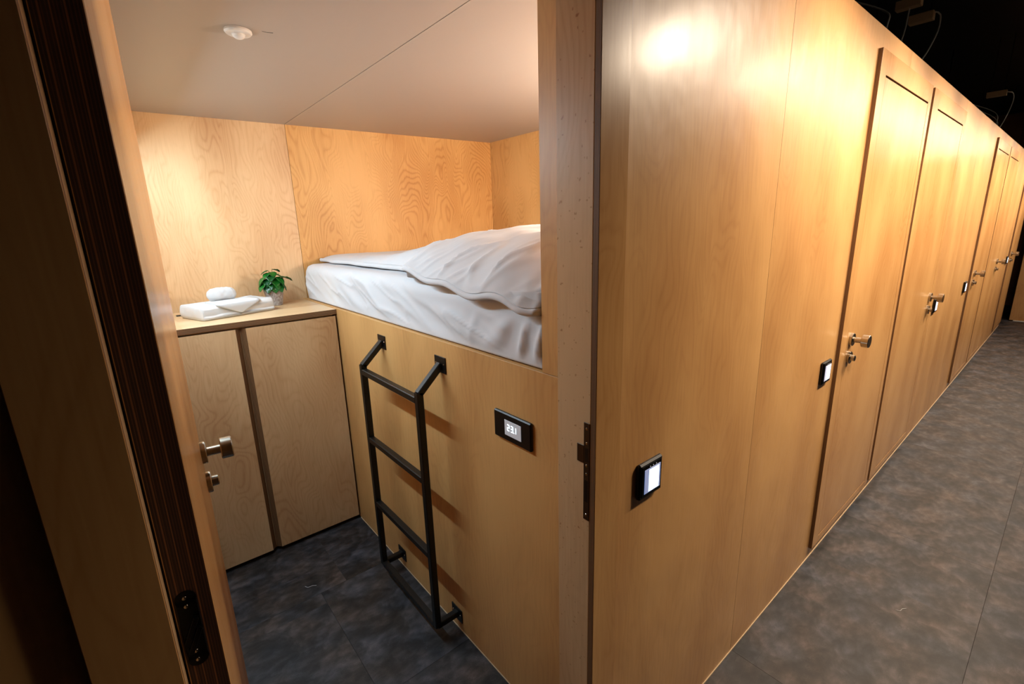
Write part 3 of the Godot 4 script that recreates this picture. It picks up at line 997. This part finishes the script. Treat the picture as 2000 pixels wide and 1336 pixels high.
	for q in [[Vector3(0.40, 0.001, -1.36), "thin white thread on the small room's floor"], [Vector3(2.12, 0.001, 0.335), "thin white thread on the corridor floor"]]:
		var th := thing("thread", q[1], "thread", q[0])
		tube("strand", [Vector3(-0.022, 0, 0.0), Vector3(-0.014, 0, 0.014), Vector3(0.004, 0, 0.016), Vector3(0.018, 0, 0.026)], 0.0008, mats.linen, th, 5)

# rounded slab of folded cloth, base on y = 0
func pillow_slab(w: float, h: float, d: float, r: float, seed_value: int) -> ArrayMesh:
	var n := noise(seed_value, 1.0, 3)
	var rows := []
	var nz := 30
	for i in nz + 1:
		var z := lerpf(-d * 0.5, d * 0.5, float(i) / nz)
		var e := clampf((d * 0.5 - absf(z)) / r, 0.0, 1.0)
		var sh := r * (1.0 - sqrt(1.0 - (1.0 - e) * (1.0 - e)))
		var hh := h - sh
		var low := sh * 0.6
		var hw := w * 0.5 - sh * 0.4
		var row := []
		var ring := []
		for k in 13:
			ring.append(Vector2(lerpf(-hw + r * 0.5, hw - r * 0.5, k / 12.0), low))
		for k in 7:
			var a := -PI * 0.5 + PI * k / 6.0
			ring.append(Vector2(hw - r * 0.5 + r * 0.5 * cos(a), lerpf(low, hh, 0.5 + 0.5 * sin(a))))
		for k in 13:
			ring.append(Vector2(lerpf(hw - r * 0.5, -hw + r * 0.5, k / 12.0), hh))
		for k in 7:
			var a := PI * 0.5 + PI * k / 6.0
			ring.append(Vector2(-hw + r * 0.5 + r * 0.5 * cos(a), lerpf(low, hh, 0.5 + 0.5 * sin(a))))
		for p in ring:
			var q := Vector3(p.x, p.y, z)
			if p.y > low + 0.005:
				q.y += 0.006 * n.get_noise_3d(p.x * 9.0, 0.0, z * 9.0)
				q.x += 0.003 * n.get_noise_3d(p.x * 9.0, p.y * 20.0, z * 12.0 + 4.0)
			q.y = maxf(q.y, 0.0)
			row.append(q)
		rows.append(row)
	return grid_mesh(rows, true)

func build_plant() -> void:
	var t := thing("potted_plant", "small green leafy plant in a weathered whitish pot on the cabinet", "plant", Vector3(0.590, 1.1402, -2.075))
	var clay := plain(Color(1, 1, 1), 0.85)
	var im := Image.create(256, 128, false, Image.FORMAT_RGB8)
	var a := noise(91, 1.0, 3)
	for j in 128:
		for i in 256:
			var v := a.get_noise_2d(i * 0.20, j * 0.03)
			var q := a.get_noise_2d(i * 0.05 + 50.0, j * 0.06)
			im.set_pixel(i, j, Color(0.72, 0.69, 0.66).lerp(Color(0.52, 0.44, 0.40), clampf(0.3 + v * 1.1 + q * 0.6, 0, 1)))
	clay.albedo_texture = ImageTexture.create_from_image(im)
	clay.uv1_scale = Vector3(1, 10.0, 1)
	lathe("pot", Vector3.ZERO, Vector3.UP, [[0.0, 0.0], [0.0, 0.033], [0.002, 0.0345], [0.072, 0.0455], [0.073, 0.047], [0.087, 0.0485], [0.088, 0.0475], [0.088, 0.044], [0.076, 0.042], [0.076, 0.0]], clay, t, 32)
	lathe("soil", Vector3(0, 0.0765, 0), Vector3.UP, [[0.0, 0.0418], [0.002, 0.040], [0.004, 0.02], [0.004, 0.0]], plain(Color(0.07, 0.045, 0.03), 0.95), t, 20)
	var greens := []
	for g in [Color(0.07, 0.36, 0.09), Color(0.10, 0.43, 0.14), Color(0.05, 0.29, 0.10)]:
		var m := plain(g, 0.32)
		m.backlight_enabled = true
		m.backlight = Color(0.08, 0.20, 0.04)
		greens.append(m)
	var stem := plain(Color(0.12, 0.20, 0.06), 0.6)
	# leaves: [direction degrees, reach, height, length, tilt]
	var list := [[168, 0.030, 0.062, 0.056, -0.75], [198, 0.036, 0.048, 0.054, -0.7], [232, 0.030, 0.044, 0.054, -0.95], [268, 0.026, 0.046, 0.056, -1.0], [300, 0.028, 0.044, 0.054, -1.0], [335, 0.034, 0.042, 0.048, -0.9], [8, 0.040, 0.076, 0.066, -0.15], [30, 0.034, 0.045, 0.046, -0.9], [60, 0.025, 0.070, 0.048, -0.3], [120, 0.028, 0.066, 0.048, -0.4],
		[185, 0.026, 0.082, 0.054, -0.6], [225, 0.020, 0.074, 0.054, -0.8], [282, 0.016, 0.076, 0.056, -0.8], [318, 0.022, 0.080, 0.056, -0.7], [250, 0.014, 0.096, 0.050, -0.5], [345, 0.014, 0.098, 0.048, -0.4], [165, 0.010, 0.118, 0.040, -0.2], [20, 0.008, 0.124, 0.044, -0.15], [275, 0.006, 0.110, 0.042, -0.4], [205, 0.010, 0.106, 0.046, -0.5]]
	var i := 0
	for q in list:
		var dir := Vector3(cos(deg_to_rad(q[0])), 0, -sin(deg_to_rad(q[0])))
		var root: Vector3 = Vector3(0, 0.076, 0) + dir * q[1] + Vector3(0, q[2], 0) * 0.86
		var st_node := tube("stem", [Vector3(0, 0.076, 0) + dir * 0.005, Vector3(0, 0.076, 0) + dir * q[1] * 0.4 + Vector3(0, q[2], 0) * 0.55, root], 0.0012, stem, t, 6)
		var out: Vector3 = (dir + Vector3.UP * q[4]).normalized()
		var side := out.cross(Vector3.UP).normalized()
		var up := side.cross(out)
		var rows := []
		for a_i in 9:
			var u := a_i / 8.0
			var wd: float = q[3] * 0.46 * pow(sin(PI * pow(u, 0.8)), 0.8) + 0.0004
			var centre: Vector3 = root + out * q[3] * u + up * (-0.25 * q[3] * u * u) + up * 0.02 * q[3] * sin(u * 20.0)
			var row := []
			for b in 5:
				var v := (b - 2) / 2.0
				row.append(centre + side * wd * v + up * (0.22 * wd * absf(v) + 0.0006 * (1 if b % 2 == 0 else -1)))
			for b in 5:
				var v := (2 - b) / 2.0
				row.append(centre + side * wd * v + up * (0.22 * wd * absf(v) - 0.0009))
			row.append(row[0])
			rows.append(row)
		part("leaf", grid_mesh(rows), greens[i % 3], t)
		i += 1

# ------------------------------------------------------------------ services above the capsules
func build_overhead() -> void:
	var tan_wood := plain(Color(0.80, 0.66, 0.48), 0.7)
	var grey_wire := plain(Color(0.75, 0.74, 0.70), 0.5)
	var red := plain(Color(0.45, 0.09, 0.06), 0.5)
	for q in [[3.50, 2.60, -0.30, -0.19, "plywood batten above the wall near the hanging wires"], [3.75, 2.585, -0.29, -0.18, "plywood batten with a loose wire looping off its end"], [6.30, 2.53, -0.22, -0.09, "plywood batten above the far pair of doors"]]:
		var t := thing("batten", q[4], "batten", Vector3(q[0], q[1], 0))
		box("block", Vector3(-0.025, -0.022, q[2]), Vector3(0.025, 0.022, q[3]), tan_wood, t, 0.002)
		for z in [q[2] + 0.02, q[3] - 0.02]:
			tube("hanger", [Vector3(0, 0.022, z), Vector3(0, 0.2, z), Vector3(0, 3.0 - q[1], z)], 0.003, mats.black_metal, t, 6)
	var tray := thing("cable_tray", "long black cable tray above the capsule roofs", "cable tray")
	for z in [-0.62, -0.42]:
		bar("side_rail", Vector3(1.2, 2.52, z), Vector3(9.0, 2.52, z), 0.02, mats.black_metal, tray)
	for i in 26:
		bar("cross_rod", Vector3(1.3 + i * 0.3, 2.51, -0.62), Vector3(1.3 + i * 0.3, 2.51, -0.42), 0.01, mats.black_metal, tray)
	for x in [1.6, 4.0, 6.4, 8.8]:
		bar("hanger", Vector3(x, 2.52, -0.52), Vector3(x, 3.0, -0.52), 0.012, mats.black_metal, tray, Vector3.RIGHT)
		bar("hanger_foot", Vector3(x, 2.515, -0.62), Vector3(x, 2.515, -0.42), 0.012, mats.black_metal, tray)
	var wires := [
		[[Vector3(3.75, 2.60, -0.178), Vector3(3.76, 2.58, -0.155), Vector3(3.74, 2.50, -0.150), Vector3(3.62, 2.38, -0.155), Vector3(3.52, 2.28, -0.17), Vector3(3.48, 2.137, -0.20)], "thin grey wire looping from the second batten down to the roof"],
		[[Vector3(3.50, 2.577, -0.24), Vector3(3.46, 2.45, -0.24), Vector3(3.38, 2.28, -0.25), Vector3(3.34, 2.138, -0.28)], "thin grey wire dropping from the first batten to the roof"],
		[[Vector3(3.55, 2.54, -0.42), Vector3(3.56, 2.38, -0.30), Vector3(3.52, 2.25, -0.27), Vector3(3.50, 2.138, -0.27)], "thin grey wire falling between the two battens"],
		[[Vector3(2.95, 2.545, -0.40), Vector3(2.92, 2.42, -0.20), Vector3(2.80, 2.32, -0.15), Vector3(2.68, 2.138, -0.15)], "thin grey wire rising from the roof above the first closed door"],
		[[Vector3(6.30, 2.535, -0.088), Vector3(6.40, 2.53, -0.06), Vector3(6.42, 2.45, -0.055), Vector3(6.38, 2.28, -0.09), Vector3(6.30, 2.138, -0.14)], "thin grey wire looping from the far batten"],
		[[Vector3(6.56, 2.545, -0.40), Vector3(6.60, 2.42, -0.18), Vector3(6.45, 2.28, -0.14), Vector3(6.36, 2.138, -0.18)], "thin grey wire sagging behind the far batten loop"],
		[[Vector3(6.86, 2.545, -0.40), Vector3(6.85, 2.40, -0.20), Vector3(6.75, 2.28, -0.16), Vector3(6.62, 2.138, -0.18)], "thin grey wire beyond the far batten loop"],
	]
	for q in wires:
		var t := thing("hanging_wire", q[1], "wire", Vector3.ZERO, "wires above the capsules")
		tube("strand", q[0], 0.004, grey_wire, t, 6)
	var boxes := [[3.66, "dull red junction box on the roof above the gap between the first two closed doors"], [5.06, "dull red junction box on the roof above the third door"]]
	for q in boxes:
		var t := thing("junction_box", q[1], "junction box", Vector3(q[0], 2.1355, -0.115))
		box("case", Vector3(-0.03, 0.0, -0.03), Vector3(0.03, 0.075, 0.03), red, t, 0.004)
		lathe("gland", Vector3(0, 0.075, 0), Vector3.UP, [[0.0, 0.012], [0.014, 0.012], [0.018, 0.008], [0.018, 0.0]], grey_wire, t, 12)
		tube("lead", [Vector3(0, 0.09, 0), Vector3(0.02, 0.16, -0.03), Vector3(0.08, 0.22, -0.16), Vector3(0.10, 0.375, -0.30)], 0.004, mats.black_plastic, t, 6)
	var duct := thing("air_duct", "dark flexible air duct above the near end of the capsule roof", "duct")
	var ds := start()
	var prof := []
	for i in 81:
		prof.append([i * 0.025, 0.085 + (0.006 if i % 2 == 0 else -0.004)])
	add_lathe(ds, Vector3(0.9, 2.245, -0.34), Vector3.RIGHT, prof, 24)
	part("hose", ds.commit(), plain(Color(0.16, 0.13, 0.12), 0.6), duct)
